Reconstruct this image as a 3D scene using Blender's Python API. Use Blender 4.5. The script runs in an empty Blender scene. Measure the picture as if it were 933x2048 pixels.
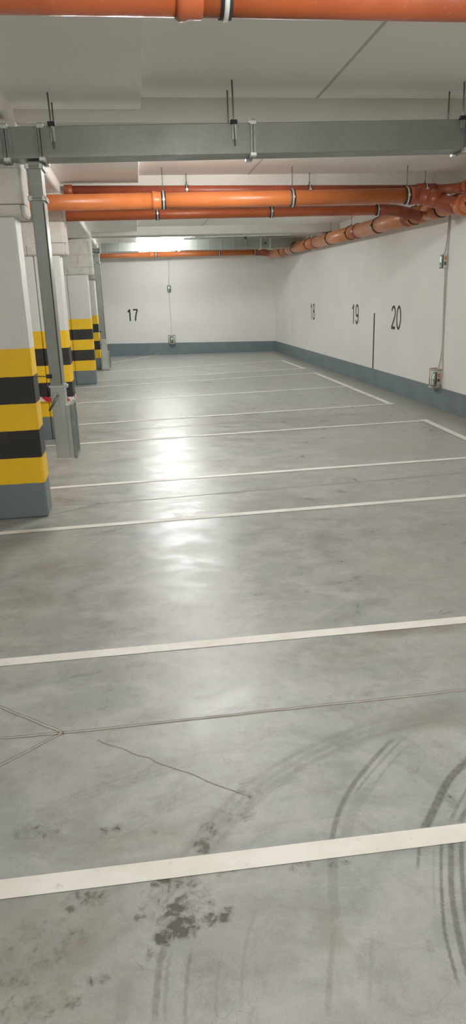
import bpy, bmesh, math, random
import numpy as np
from mathutils import Vector, Matrix
random.seed(7)
S = bpy.context.scene
COL = S.collection
PI = math.pi

# ------------------------------------------------------------------ camera
F_PX, PITCH, ROLL, YAW, EYE = 1383.0, math.radians(17.2), math.radians(1.79), math.radians(7.2), 1.56
fw = Vector((math.sin(YAW)*math.cos(PITCH), math.cos(YAW)*math.cos(PITCH), -math.sin(PITCH)))
r0 = Vector((math.cos(YAW), -math.sin(YAW), 0)); u0 = r0.cross(fw)
rt = r0*math.cos(ROLL) - u0*math.sin(ROLL)
up = u0*math.cos(ROLL) + r0*math.sin(ROLL)
cd = bpy.data.cameras.new('camera'); cam = bpy.data.objects.new('camera', cd); COL.objects.link(cam)
cd.sensor_fit = 'VERTICAL'; cd.sensor_height = 24.0; cd.sensor_width = 24.0
cd.lens = F_PX/2048*24.0
cd.clip_start = 0.02; cd.clip_end = 200
M = Matrix((( rt.x, up.x, -fw.x, 0), (rt.y, up.y, -fw.y, 0), (rt.z, up.z, -fw.z, EYE), (0,0,0,1)))
cam.matrix_world = M
S.camera = cam

def ground(px, py):
    """point of the level floor that the surveyed photograph position measures"""
    d = fw + rt*((px-466.5)/F_PX) - up*((py-1024)/F_PX)
    t = -EYE/d.z
    return Vector((d.x*t, d.y*t, 0))

# ------------------------------------------------------------------ materials
def srgb(r, g, b):
    f = lambda c: c/12.92 if c <= .04045 else ((c+.055)/1.055)**2.4
    return (f(r/255), f(g/255), f(b/255), 1)

class N:
    """small node helper"""
    def __init__(s, name):
        s.m = bpy.data.materials.new(name); s.m.use_nodes = True
        s.t = s.m.node_tree; s.b = s.t.nodes['Principled BSDF']
    def n(s, typ, **kw):
        nd = s.t.nodes.new(typ)
        for k, v in kw.items():
            if k.startswith('i_'): nd.inputs[k[2:].replace('_', ' ')].default_value = v
            else: setattr(nd, k, v)
        return nd
    def l(s, a, b): s.t.links.new(a, b)
    def coord(s, kind='Object'): return s.n('ShaderNodeTexCoord').outputs[kind]
    def noise(s, scale, detail=4, rough=.55, vec=None, dist=0):
        nd = s.n('ShaderNodeTexNoise'); nd.inputs['Scale'].default_value = scale
        nd.inputs['Detail'].default_value = detail; nd.inputs['Roughness'].default_value = rough
        nd.inputs['Distortion'].default_value = dist
        s.l(vec if vec is not None else s.coord(), nd.inputs['Vector']); return nd.outputs['Fac']
    def mapped(s, scale=(1,1,1), rot=(0,0,0), loc=(0,0,0), kind='Object'):
        mp = s.n('ShaderNodeMapping'); mp.inputs['Scale'].default_value = scale
        mp.inputs['Rotation'].default_value = rot; mp.inputs['Location'].default_value = loc
        s.l(s.coord(kind), mp.inputs['Vector']); return mp.outputs['Vector']
    def ramp(s, fac, stops, interp='LINEAR'):
        rp = s.n('ShaderNodeValToRGB'); cr = rp.color_ramp; cr.interpolation = interp
        while len(cr.elements) < len(stops): cr.elements.new(0.5)
        for e, (p, c) in zip(cr.elements, stops):
            e.position = p; e.color = c if len(c) == 4 else (*c, 1)
        s.l(fac, rp.inputs['Fac']); return rp.outputs['Color']
    def rng(s, v, a, b, c=0., d=1., smooth=True):
        m = s.n('ShaderNodeMapRange'); m.interpolation_type = 'SMOOTHSTEP' if smooth else 'LINEAR'
        for k, x in zip(('From Min','From Max','To Min','To Max'), (a,b,c,d)): m.inputs[k].default_value = x
        s.l(v, m.inputs['Value']); return m.outputs['Result']
    def math(s, op, a, b=None, c=None):
        m = s.n('ShaderNodeMath', operation=op)
        for i, v in enumerate((a, b, c)):
            if v is None: continue
            if isinstance(v, (int, float)): m.inputs[i].default_value = v
            else: s.l(v, m.inputs[i])
        return m.outputs[0]
    def mix(s, fac, a, b, blend='MIX'):
        m = s.n('ShaderNodeMix', data_type='RGBA', blend_type=blend)
        for sock, v in ((m.inputs[0], fac), (m.inputs[6], a), (m.inputs[7], b)):
            if isinstance(v, (int, float)): sock.default_value = v
            elif isinstance(v, tuple): sock.default_value = v
            else: s.l(v, sock)
        return m.outputs[2]
    def bump(s, h, strength=.2, dist=.01):
        b = s.n('ShaderNodeBump'); b.inputs['Strength'].default_value = strength
        b.inputs['Distance'].default_value = dist
        s.l(h, b.inputs['Height']); s.l(b.outputs['Normal'], s.b.inputs['Normal'])
    def set(s, col=None, rough=None, metal=None, spec=None):
        for nm, v in (('Base Color', col), ('Roughness', rough), ('Metallic', metal), ('Specular IOR Level', spec)):
            if v is None: continue
            if isinstance(v, (int, float, tuple)): s.b.inputs[nm].default_value = v
            else: s.l(v, s.b.inputs[nm])
        return s.m

def mottled(name, c1, c2, scale=3, rough=.7, bump=.1, bscale=60, metal=0., spec=.4, dist=.004):
    n = N(name)
    f = n.noise(scale, 5)
    c = n.mix(n.rng(f, .3, .7), c1, c2)
    n.bump(n.noise(bscale, 3), bump, dist)
    return n.set(c, rough, metal, spec)

WHITE = mottled('white_wall_paint', srgb(234,232,228), srgb(228,226,222), 1.2, .75, .12, 45, dist=.003)
BAND = mottled('slate_grey_skirting_paint', srgb(112,126,131), srgb(103,117,122), 2.5, .6, .1, 60)
CEIL = mottled('ceiling_paint', srgb(245,241,234), srgb(239,235,228), .9, .85, .18, 30)
DROP = mottled('drop_slab_paint', srgb(245,241,235), srgb(238,234,228), 1.1, .85, .15, 25)
BEAM = mottled('beam_paint', srgb(198,194,185), srgb(188,184,175), 1.3, .85, .2, 28)
JOINTC = mottled('ceiling_joint_filler', srgb(186,181,170), srgb(196,191,181), 6, .9, .2, 40)

def galv(name, a, b, rough=.42, metal=.35):
    n = N(name)
    v = n.n('ShaderNodeTexVoronoi'); v.inputs['Scale'].default_value = 45
    n.l(n.coord(), v.inputs['Vector'])
    f = n.math('ADD', n.math('MULTIPLY', v.outputs['Distance'], .22), n.noise(1.6, 4))
    c = n.mix(n.rng(f, .45, .95), a, b)
    rr = n.rng(n.noise(5, 4), .3, .7, rough-.08, rough+.1)
    n.bump(n.noise(3.0, 3), .08, .02)
    return n.set(c, rr, metal, .5)
GALV = galv('galvanised_duct_sheet', srgb(128,132,126), srgb(141,145,139))
GALVD = galv('galvanised_flange', srgb(128,133,130), srgb(146,150,146), .36, .7)
GALVL = galv('bright_zinc_sheet', srgb(174,176,170), srgb(186,188,182), .36, .55)
STEEL = galv('zinc_plated_steel', srgb(120,122,120), srgb(150,152,150), .35, .85)
MATTZ = mottled('dull_zinc_frame', srgb(120,126,122), srgb(134,139,135), 9, .8, .05, 60, spec=.15)
MATTD = mottled('dark_louvre', srgb(70,76,74), srgb(84,90,87), 9, .8, .05, 60, spec=.15)
CLAMPM = galv('clamp_zinc', srgb(196,198,194), srgb(210,212,208), .35, .5)

def plastic(name, a, b, rough=.32):
    n = N(name)
    f = n.noise(3.5, 5, vec=n.mapped((1, 1, 1)))
    c = n.mix(n.rng(f, .35, .7), a, b)
    d = n.rng(n.noise(40, 3), .62, .75, 0, .25)
    c = n.mix(d, c, srgb(170, 120, 85))
    rr = n.rng(n.noise(9, 4), .3, .7, rough-.05, rough+.12)
    return n.set(c, rr, 0., .45)
ORANGE = plastic('orange_pvc', srgb(192,106,55), srgb(182,98,48))
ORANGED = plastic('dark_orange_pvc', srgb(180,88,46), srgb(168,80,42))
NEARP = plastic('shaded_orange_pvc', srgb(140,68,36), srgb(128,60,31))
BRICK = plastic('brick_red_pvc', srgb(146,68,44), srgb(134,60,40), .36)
PEACH = plastic('faded_orange_pvc', srgb(200,124,78), srgb(190,114,68), .34)
RUBBER = mottled('black_rubber', srgb(24,24,26), srgb(34,33,34), 8, .6, .05, 80)
BLACKP = mottled('black_wall_paint', srgb(22,22,24), srgb(30,30,31), 10, .65, .05, 80)
DARKGAP = mottled('dark_joint_gap', srgb(40,36,32), srgb(58,52,46), 9, .9, .1, 60)

def pier_paint():
    n = N('banded_pier_paint')
    sp = n.n('ShaderNodeSeparateXYZ'); n.l(n.coord(), sp.inputs[0])
    z = n.math('ADD', sp.outputs['Z'], n.math('MULTIPLY', n.math('SUBTRACT', n.noise(14, 2), .5), .006))
    k = 1/2.5
    y, b, g, w = srgb(250,198,26), srgb(40,38,38), srgb(110,122,126), srgb(222,220,215)
    st = [(0,g), (.268*k,y), (.468*k,b), (.668*k,y), (.866*k,b), (1.064*k,y), (1.258*k,w)]
    c = n.ramp(n.math('MULTIPLY', z, k), st, 'CONSTANT')
    dirt = n.rng(n.noise(5, 6), .45, .8, 0, .12)
    c = n.mix(dirt, c, srgb(120,110,95))
    n.bump(n.noise(55, 3), .12, .003)
    return n.set(c, .55, 0., .4)
PIER = pier_paint()

def block_mat():
    n = N('painted_blockwork')
    vec = n.mapped((1,1,1), (PI/2,0,0), (.13,.0,.07))
    bt = n.n('ShaderNodeTexBrick'); n.l(vec, bt.inputs['Vector'])
    bt.inputs['Scale'].default_value = 1.0; bt.inputs['Mortar Size'].default_value = .0045
    bt.inputs['Mortar Smooth'].default_value = .4
    bt.inputs['Brick Width'].default_value = .42; bt.inputs['Row Height'].default_value = .22
    fac = n.math('MULTIPLY', bt.outputs['Fac'], n.rng(n.noise(6, 5), .42, .55, .15, 1.))
    c = n.mix(n.rng(n.noise(9, 6), .3, .7), srgb(216,211,202), srgb(204,198,188))
    c = n.mix(n.math('MULTIPLY', fac, .8), c, srgb(96,88,80))
    pit = n.rng(n.noise(60, 4), .64, .72)
    c = n.mix(n.math('MULTIPLY', pit, .5), c, srgb(120,112,104))
    h = n.math('SUBTRACT', n.noise(25, 6), n.math('MULTIPLY', fac, .8))
    n.bump(h, .5, .01)
    return n.set(c, .9, 0., .25)
BLOCK = block_mat()

def line_paint():
    n = N('worn_white_road_paint')
    c = n.mix(n.rng(n.noise(4, 5), .35, .7), srgb(243,241,234), srgb(230,225,215))
    wear = n.rng(n.noise(26, 6, .65), .60, .78, 0, .55)
    c = n.mix(wear, c, srgb(170,166,156))
    n.bump(n.noise(120, 3), .1, .002)
    return n.set(c, .55, 0., .4)
LINE = line_paint()
CUT = mottled('saw_cut_filler', srgb(118,115,109), srgb(142,139,132), 12, .8, .2, 60)
CUTL = mottled('pale_saw_cut_edge', srgb(196,189,180), srgb(176,168,158), 9, .8, .2, 60)

def emit(name, col, strength):
    n = N(name); n.b.inputs['Base Color'].default_value = (.8,.8,.8,1)
    nz = n.noise(2, 1)
    n.l(n.mix(nz, col, col), n.b.inputs['Emission Color'])
    n.b.inputs['Emission Strength'].default_value = strength
    return n.m
TUBES = [emit('lit_tube_diffuser', c, k) for k, c in ((50, (.97,1,.98,1)), (118, (.97,1,.975,1)), (112, (.985,1,.97,1)), (98, (1,.99,.955,1)), (60, (1,.98,.93,1)), (115, (1,.98,.94,1)))]
GREENLED = emit('green_led', (.02, .62, .18, 1), .28)
WPLAST = mottled('white_plastic', srgb(222,220,212), srgb(214,211,203), 6, .4, .02, 60)
GPLAST = mottled('smoked_plastic', srgb(84,94,86), srgb(62,72,66), 9, .25, .02, 60)
ORLAB = mottled('orange_sticker', srgb(206,128,58), srgb(190,116,52), 20, .5, .02, 60)
DKLAB = mottled('dark_sticker', srgb(44,50,44), srgb(70,76,68), 60, .5, .02, 60)
CONDUIT = mottled('grey_conduit', srgb(196,190,182), srgb(182,176,168), 8, .5, .03, 60)
CAGEW = mottled('cage_wire', srgb(150,132,116), srgb(196,188,178), 14, .4, .05, 60, metal=.35)

def tape_mat():
    n = N('red_white_tape')
    sp = n.n('ShaderNodeSeparateXYZ'); n.l(n.coord(), sp.inputs[0])
    u = n.math('ADD', n.math('ADD', sp.outputs['X'], sp.outputs['Y']), n.math('MULTIPLY', sp.outputs['Z'], .9))
    f = n.math('FRACT', n.math('MULTIPLY', u, 5.2))
    c = n.ramp(f, [(0, srgb(196,40,44)), (.5, srgb(228,224,220))], 'CONSTANT')
    n.bump(n.noise(30, 3), .2, .004)
    return n.set(c, .4, 0., .4)
TAPE = tape_mat()

def floor_mat():
    n = N('power_floated_concrete')
    co = n.coord()
    big = n.noise(.9, 6, .6, co, .4)
    mid = n.noise(3.6, 7, .62, n.mapped((1.0, 1.5, 1), (0,0,.25)), .7)
    fine = n.noise(22, 6, .65, co)
    c = n.mix(n.rng(mid, .34, .68), srgb(150,154,152), srgb(175,178,174))
    c = n.mix(n.rng(big, .42, .68, 0, .55), c, srgb(174,171,163))
    # trowel swirls
    sw = n.noise(2.3, 5, .6, n.mapped((.5, 2.4, 1), (0,0,.5)), 1.6)
    c = n.mix(n.rng(sw, .54, .74, 0, .38), c, srgb(148,144,134))
    c = n.mix(n.rng(fine, .46, .74, 0, .24), c, srgb(122,121,115))
    grime = n.noise(6.5, 9, .74, co, .8)
    c = n.mix(n.rng(grime, .47, .68, 0, .42), c, srgb(132,131,123))
    pale = n.noise(5.2, 8, .7, n.mapped((1,1,1), (0,0,0), (3.1,7.7,0)), .6)
    c = n.mix(n.rng(pale, .52, .72, 0, .4), c, srgb(192,193,187))
    grain = n.noise(160, 2, .5, co)
    c = n.mix(n.rng(grain, .5, .7, 0, .16), c, srgb(104,103,97))
    # speckled hairline crazing
    v = n.n('ShaderNodeTexVoronoi', feature='DISTANCE_TO_EDGE'); v.inputs['Scale'].default_value = 17
    wv = n.n('ShaderNodeVectorMath', operation='ADD')
    nz = n.n('ShaderNodeTexNoise'); nz.inputs['Scale'].default_value = 7; n.l(co, nz.inputs['Vector'])
    sc = n.n('ShaderNodeVectorMath', operation='SCALE'); sc.inputs['Scale'].default_value = .18
    n.l(nz.outputs['Color'], sc.inputs[0]); n.l(co, wv.inputs[0]); n.l(sc.outputs[0], wv.inputs[1])
    n.l(wv.outputs[0], v.inputs['Vector'])
    crack = n.math('MULTIPLY', n.rng(v.outputs['Distance'], .004, .022, 1, 0), n.math('MULTIPLY', n.rng(n.noise(5, 4), .5, .62), n.rng(n.noise(1.4, 3), .50, .6)))
    sy = n.n('ShaderNodeSeparateXYZ'); n.l(co, sy.inputs[0])
    crack = n.math('MULTIPLY', crack, n.rng(sy.outputs['Y'], 2.3, 3.4, 1, 0))
    c = n.mix(n.math('MULTIPLY', crack, .5), c, srgb(96,92,84))
    # use marks stored on the slab: R tyre rubber, G damp / dirt stain, B warm scuffs and wall-side tone
    at = n.n('ShaderNodeVertexColor', layer_name='wear')
    sep = n.n('ShaderNodeSeparateColor'); n.l(at.outputs['Color'], sep.inputs[0])
    grit = n.rng(n.noise(48, 5, .7), .38, .62)
    ty = n.math('MULTIPLY', sep.outputs['Red'], n.math('ADD', n.math('MULTIPLY', grit, .3), .7))
    c = n.mix(n.math('MULTIPLY', ty, .85), c, srgb(84,84,82))
    sn = n.math('ADD', n.noise(26, 8, .66, co, .5), n.math('MULTIPLY', sep.outputs['Green'], .34))
    blot = n.math('MULTIPLY', n.math('ADD', n.math('MULTIPLY', n.rng(sn, .56, .80), .5), n.math('MULTIPLY', n.rng(sn, .70, .84), .5)), n.rng(sep.outputs['Green'], .02, .3))
    c = n.mix(n.math('MULTIPLY', blot, .9), c, srgb(72,70,60))
    c = n.mix(n.math('MULTIPLY', sep.outputs['Blue'], n.rng(n.noise(7, 6, .6), .3, .62, .2, .9)), c, srgb(134,126,112))
    rr = n.math('ADD', n.rng(mid, .3, .7, .27, .42), n.math('MULTIPLY', blot, .12))
    h = n.math('ADD', n.math('MULTIPLY', n.noise(1.1, 3), 1.0), n.math('MULTIPLY', fine, .05))
    n.bump(h, .3, .03)
    return n.set(c, rr, 0., .27)
FLOOR = floor_mat()

# ------------------------------------------------------------------ mesh helpers
def bm_new(): return bmesh.new()

def box(bm, x0, x1, y0, y1, z0, z1, bev=0, seg=1):
    vs = [bm.verts.new((x, y, z)) for x in (x0, x1) for y in (y0, y1) for z in (z0, z1)]
    fs = []
    for q in ((0,1,3,2), (4,6,7,5), (0,4,5,1), (2,3,7,6), (0,2,6,4), (1,5,7,3)):
        fs.append(bm.faces.new([vs[i] for i in q]))
    if bev:
        ed = {e for f in fs for e in f.edges}
        bmesh.ops.bevel(bm, geom=list(ed), offset=bev, segments=seg, profile=.5, affect='EDGES')

def frames(pts):
    pts = [Vector(p) for p in pts]
    tan = []
    for i in range(len(pts)):
        a = pts[max(i-1, 0)]; b = pts[min(i+1, len(pts)-1)]
        tan.append((b-a).normalized())
    ref = Vector((0,0,1)) if abs(tan[0].z) < .9 else Vector((1,0,0))
    n = (ref - tan[0]*ref.dot(tan[0])).normalized()
    out = []
    for i, t in enumerate(tan):
        n = (n - t*n.dot(t)).normalized()
        out.append((pts[i], n, t.cross(n)))
    return out

def tube(bm, pts, r, seg=28, caps=True):
    """swept round section; r may be one radius per point"""
    rs = r if isinstance(r, (list, tuple)) else [r]*len(pts)
    rings = []
    for (p, a, b), rad in zip(frames(pts), rs):
        rings.append([bm.verts.new(p + (a*math.cos(2*PI*k/seg) + b*math.sin(2*PI*k/seg))*rad) for k in range(seg)])
    for i in range(len(rings)-1):
        for k in range(seg):
            f = bm.faces.new((rings[i][k], rings[i][(k+1) % seg], rings[i+1][(k+1) % seg], rings[i+1][k])); f.smooth = True
    if caps:
        bm.faces.new(list(reversed(rings[0]))); bm.faces.new(rings[-1])

def ring(bm, c, axis, r_in, r_out, w, seg=36, a0=0., a1=2*PI):
    """flat band of rectangular section round an axis"""
    c = Vector(c); ax = Vector(axis).normalized()
    ref = Vector((0,0,1)); u = (ref - ax*ref.dot(ax)).normalized(); v = ax.cross(u)
    full = abs(a1-a0-2*PI) < 1e-6
    m = seg if full else seg+1
    R = []
    for k in range(m):
        t = a0 + (a1-a0)*k/seg
        d = u*math.cos(t) + v*math.sin(t)
        R.append([bm.verts.new(c + d*rr + ax*s) for rr, s in ((r_in,-w/2), (r_out,-w/2), (r_out,w/2), (r_in,w/2))])
    for k in range(seg):
        A, B = R[k], R[(k+1) % m]
        for j in range(4):
            f = bm.faces.new((A[j], A[(j+1) % 4], B[(j+1) % 4], B[j])); f.smooth = (j in (1, 3))

def frame_x(bm, x0, x1, y0, y1, z0, z1, t):
    """rectangular collar standing t proud of a duct running along x"""
    o = [(y0-t, z0-t), (y1+t, z0-t), (y1+t, z1+t), (y0-t, z1+t)]
    i = [(y0, z0), (y1, z0), (y1, z1), (y0, z1)]
    def vs(x, l): return [bm.verts.new((x, a, b)) for a, b in l]
    A, B, C, D = vs(x0, o), vs(x1, o), vs(x0, i), vs(x1, i)
    for k in range(4):
        j = (k+1) % 4
        for q in ((A[k],A[j],B[j],B[k]), (C[k],D[k],D[j],C[j]), (A[k],C[k],C[j],A[j]), (B[k],B[j],D[j],D[k])): bm.faces.new(q)

def frame_z(bm, z0, z1, x0, x1, y0, y1, t):
    tmp = bmesh.new(); frame_x(tmp, z0, z1, x0, x1, y0, y1, t)
    me = bpy.data.meshes.new('tmp'); 
    for v in tmp.verts: v.co = Vector((v.co.y, v.co.z, v.co.x))
    tmp.to_mesh(me); tmp.free(); bm.from_mesh(me); bpy.data.meshes.remove(me)

def obj(name, bm, mat, parent=None, offset=None):
    """one mesh object; offset is the world place of the parent's origin"""
    bmesh.ops.recalc_face_normals(bm, faces=bm.faces[:])
    if offset is not None:
        bmesh.ops.translate(bm, verts=bm.verts[:], vec=-Vector(offset))
    me = bpy.data.meshes.new(name); bm.to_mesh(me); bm.free()
    me.materials.append(mat)
    o = bpy.data.objects.new(name, me); COL.objects.link(o)
    if parent is not None: o.parent = parent
    return o

def thing(name, label, cat, loc=(0,0,0), group=None):
    o = bpy.data.objects.new(name, None); COL.objects.link(o); o.location = loc
    o.empty_display_size = .1
    o['label'] = label; o['category'] = cat
    if group: o['group'] = group
    return o

def tag(o, label, cat, group=None):
    o['label'] = label; o['category'] = cat
    if group: o['group'] = group
    return o

def structure(name, bm, mat, label=None, cat=None, parent=None):
    o = obj(name, bm, mat, parent); o['kind'] = 'structure'
    if label: o['label'] = label
    if cat: o['category'] = cat
    return o

class Part:
    """collects geometry in world coordinates and links it under a thing"""
    def __init__(s, root): s.root = root; s.off = Vector(root.location)
    def __call__(s, name, bm, mat, parent=None):
        return obj(name, bm, mat, parent or s.root, s.off)

# ------------------------------------------------------------------ room shell
XR, XL, YN = 4.08, -6.4, -6.0
ZC, ZD = 2.895, 2.82                      # slab, lower slab on the left
BK = [(XR, 20.85), (-0.85, 21.35), (XL, 21.9)]   # back wall foot line

# floor, a fine grid that carries the wear marks
xs = np.concatenate([np.linspace(XL-.2, -1.7, 12)[:-1], np.arange(-1.7, -.62, .03), np.arange(-.62, 1.0, .005), np.arange(1.0, XR+.22, .025)])
ys = [YN-.2, -4, -2, 0, .5]
y = .85
while y < 21.5:
    ys.append(y); y += max(.006, .002*y*y)
ys += [22.2]
ys = np.array(ys)
GX, GY = np.meshgrid(xs, ys)
nx, ny = len(xs), len(ys)
co = np.stack([GX.ravel(), GY.ravel(), np.zeros(nx*ny)], 1)
idx = np.arange(nx*ny).reshape(ny, nx)
quads = np.stack([idx[:-1,:-1], idx[:-1,1:], idx[1:,1:], idx[1:,:-1]], -1).reshape(-1, 4)
me = bpy.data.meshes.new('floor')
me.vertices.add(len(co)); me.vertices.foreach_set('co', co.ravel().astype(np.float32))
me.loops.add(quads.size); me.loops.foreach_set('vertex_index', quads.ravel().astype(np.int32))
me.polygons.add(len(quads)); me.polygons.foreach_set('loop_start', (np.arange(len(quads))*4).astype(np.int32))
me.update(calc_edges=True)
X, Y = co[:,0], co[:,1]
def sm(a, b, v):
    t = np.clip((v-a)/(b-a), 0, 1); return t*t*(3-2*t)
def poly_dist(pts):
    """distance to a polyline, and how far along it (0-1)"""
    best = np.full(len(X), 9.); along = np.zeros(len(X))
    L = [0]
    for a, b in zip(pts[:-1], pts[1:]): L.append(L[-1] + math.dist(a[:2], b[:2]))
    for i, (a, b) in enumerate(zip(pts[:-1], pts[1:])):
        dx, dy = b[0]-a[0], b[1]-a[1]; q = dx*dx+dy*dy
        t = np.clip(((X-a[0])*dx + (Y-a[1])*dy)/q, 0, 1)
        d = np.hypot(X-a[0]-t*dx, Y-a[1]-t*dy); m = d < best
        best[m] = d[m]; along[m] = (L[i] + t[m]*(L[i+1]-L[i]))/L[-1]
    return best, along
def smooth_pts(pts, n=8):
    out = []
    P = [Vector(p[:2]) for p in pts]
    for i in range(len(P)-1):
        p0, p1, p2, p3 = P[max(i-1,0)], P[i], P[i+1], P[min(i+2, len(P)-1)]
        for k in range(n):
            t = k/n
            out.append(.5*((2*p1) + (p2-p0)*t + (2*p0-5*p1+4*p2-p3)*t*t + (3*p1-p0-3*p2+p3)*t**3))
    out.append(P[-1]); return [tuple(p) for p in out]
tyre = np.zeros(len(X)); stain = np.zeros(len(X)); warm = np.zeros(len(X))
def track(pix, width, strength, fade=.18, ribs=0):
    global tyre
    d, s = poly_dist(smooth_pts([ground(*p) for p in pix]))
    v = 1 - sm(width*.55, width, d)
    if ribs: v = v*(.45 + .55*(.5+.5*np.cos(d/width*ribs*PI)))
    v = v*sm(0, fade, s)*(1-sm(1-fade, 1, s))
    tyre = np.maximum(tyre, v*strength)
# turning tyre tracks seen on the bays nearest the viewer
track([(660,1720),(664,1680),(680,1620),(708,1568),(740,1528),(776,1488),(800,1470)], .0105, .75, .12)
track([(705,1600),(722,1572),(750,1538),(786,1498),(815,1472)], .006, .5)
track([(725,1605),(748,1572),(784,1524),(825,1485)], .005, .36)
track([(668,1690),(666,1740),(668,1800),(676,1850)], .018, .32)
track([(690,1690),(700,1640),(720,1600),(760,1550)], .022, .2)
track([(846,1665),(856,1645),(876,1604),(896,1564),(920,1536),(950,1508)], .0165, .95, .08)
track([(842,1660),(839,1696),(836,1745)], .006, .75, .2)
track([(900,1650),(908,1628),(932,1584),(950,1560)], .006, .6)
track([(920,1650),(928,1630),(950,1600)], .010, .8)
track([(884,1670),(883,1720),(884,1780),(890,1860),(904,1920),(922,1985)], .0058, .9, .1)
track([(903,1670),(903,1720),(904,1780),(914,1848),(930,1920),(950,1980)], .0105, .85, .08)
track([(924,1670),(924,1720),(928,1780),(938,1850),(955,1900)], .0085, .85, .08)
track([(869,1690),(868,1760),(872,1830)], .004, .3)
track([(308,2060),(314,1980),(322,1920),(335,1870)], .010, .55)
track([(330,2060),(333,1960),(345,1890)], .006, .35)
track([(370,2060),(374,1960),(384,1890)], .006, .45)
track([(240,2060),(245,2000),(262,1940)], .02, .2)
track([(430,2060),(434,1980),(442,1900)], .006, .2)
track([(310,1850),(380,1730),(440,1650),(520,1570),(640,1500),(780,1450),(940,1420)], 0.0680, .42, .15, 4)
track([(420,1680),(480,1620),(540,1570),(600,1540)], 0.0400, .40, .2, 3)
track([(0,1690),(120,1610),(260,1560),(420,1510),(560,1480)], 0.0360, .26, .2, 3)
track([(120,1760),(230,1670),(360,1600),(520,1540),(660,1520)], 0.0400, .2, .2, 3)
track([(655,2050),(660,1960),(668,1850)], 0.0096, .3)
track([(740,2050),(742,1950),(745,1850)], 0.0067, .2)
track([(480,2050),(490,1900),(520,1800)], 0.0058, .2)
track([(180,1450),(330,1425),(520,1360),(640,1320)], 0.0400, .14, .2, 3)
track([(640,1520),(780,1440),(970,1405)], .07, .3, .2)
track([(390,1150),(392,1120),(410,1105),(440,1098)], 0.0096, .22)
track([(275,860),(265,820),(280,795),(330,780)], 0.0480, .22)
track([(420,760),(400,800),(430,830),(480,850)], 0.0400, .15)
track([(300,1010),(340,985),(330,950),(300,900)], 0.0320, .16)
def blob(px, py, rx, ry, k, arr):
    g = ground(px, py)
    d = np.hypot((X-g.x)/rx, (Y-g.y)/ry)
    return np.maximum(arr, k*(1-sm(.35, 1., d)))
for a in ((367,1854,.075,.055,1.0), (329,1876,.045,.04,1.0), (346,1820,.05,.04,.85), (430,1838,.07,.035,.8), (457,1822,.04,.025,.75),
          (324,1764,.05,.035,.8), (367,1758,.045,.03,.75), (401,1694,.05,.045,.8), (457,1747,.05,.03,.55), (420,1660,.05,.07,.55),
          (360,1800,.16,.14,.5), (170,1800,.10,.05,.6), (143,1818,.04,.02,.55), (280,1830,.03,.03,.6), (148,1880,.06,.06,.45),
          (60,1665,.08,.04,.62), (100,1668,.06,.03,.5), (225,1655,.06,.05,.45), (310,1665,.015,.015,.7), (140,2005,.04,.03,.6), (65,2000,.04,.04,.6),
          (60,1950,.2,.25,.38), (200,1960,.05,.03,.5), (600,1735,.06,.03,.5), (680,1728,.05,.02,.45), (470,1620,.1,.1,.4), (860,1890,.02,.03,.55),
          (310,1910,.04,.05,.6), (500,1580,.08,.08,.35), (900,1600,.03,.06,.5)):
    stain = blob(*a, stain)
for a in ((695,1179,.045,.05,.85), (615,1183,.03,.035,.7), (552,1195,.04,.05,.5), (130,1135,.35,.22,.55), (800,1262,.35,.09,.8),
          (880,1255,.3,.09,.7), (700,1300,.4,.12,.55), (60,1185,.2,.2,.35), (130,1000,.22,.22,.75), (60,1022,.3,.12,.8),
          (240,760,.35,.35,.6), (850,790,1.0,.35,.55), (760,900,.8,.5,.35), (660,840,1.2,.7,.4), (320,830,.5,.9,.35),
          (660,1860,.05,.12,.5), (740,1388,.04,.03,.6), (420,1330,.5,.12,.25), (500,1010,.8,.3,.25), (450,730,2.,1.0,.3),
          (90,1200,.25,.14,.4), (880,1060,.3,.3,.35), (70,1900,.3,.28,.55), (180,1990,.2,.15,.4), (860,1440,.25,.1,.5), (300,1690,.3,.12,.3)):
    warm = blob(*a, warm)
# browner tone where the slab meets the right wall
warm = np.maximum(warm, .75*(1-sm(.05, .45, XR-X)))
ca = me.color_attributes.new('wear', 'FLOAT_COLOR', 'POINT')
ca.data.foreach_set('color', np.stack([tyre, stain, warm, np.ones(len(X))], 1).ravel().astype(np.float32))
me.materials.append(FLOOR)
fl = bpy.data.objects.new('floor', me); COL.objects.link(fl)
fl['kind'] = 'structure'; fl['label'] = 'grey power floated concrete floor with tyre marks and stains'; fl['category'] = 'floor'

def ribbon(bm, pts, w, z=.0015, w2=None):
    """flat strip on the slab through ground points"""
    P = [Vector((p[0], p[1], 0)) for p in pts]
    a = []; 
    for i, p in enumerate(P):
        t = (P[min(i+1, len(P)-1)] - P[max(i-1, 0)]).normalized()
        nrm = Vector((-t.y, t.x, 0)); ww = w
        a.append((bm.verts.new((p.x+nrm.x*ww/2, p.y+nrm.y*ww/2, z)), bm.verts.new((p.x-nrm.x*ww/2, p.y-nrm.y*ww/2, z))))
    for (p, q), (r, s) in zip(a[:-1], a[1:]): bm.faces.new((p, q, s, r))
def subdiv(a, b, n): return [a.lerp(b, k/n) for k in range(n+1)]
def jitter(pts, k):
    return [pts[0]] + [p + Vector((random.uniform(-k, k), random.uniform(-k, k), 0)) for p in pts[1:-1]] + [pts[-1]]
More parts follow.
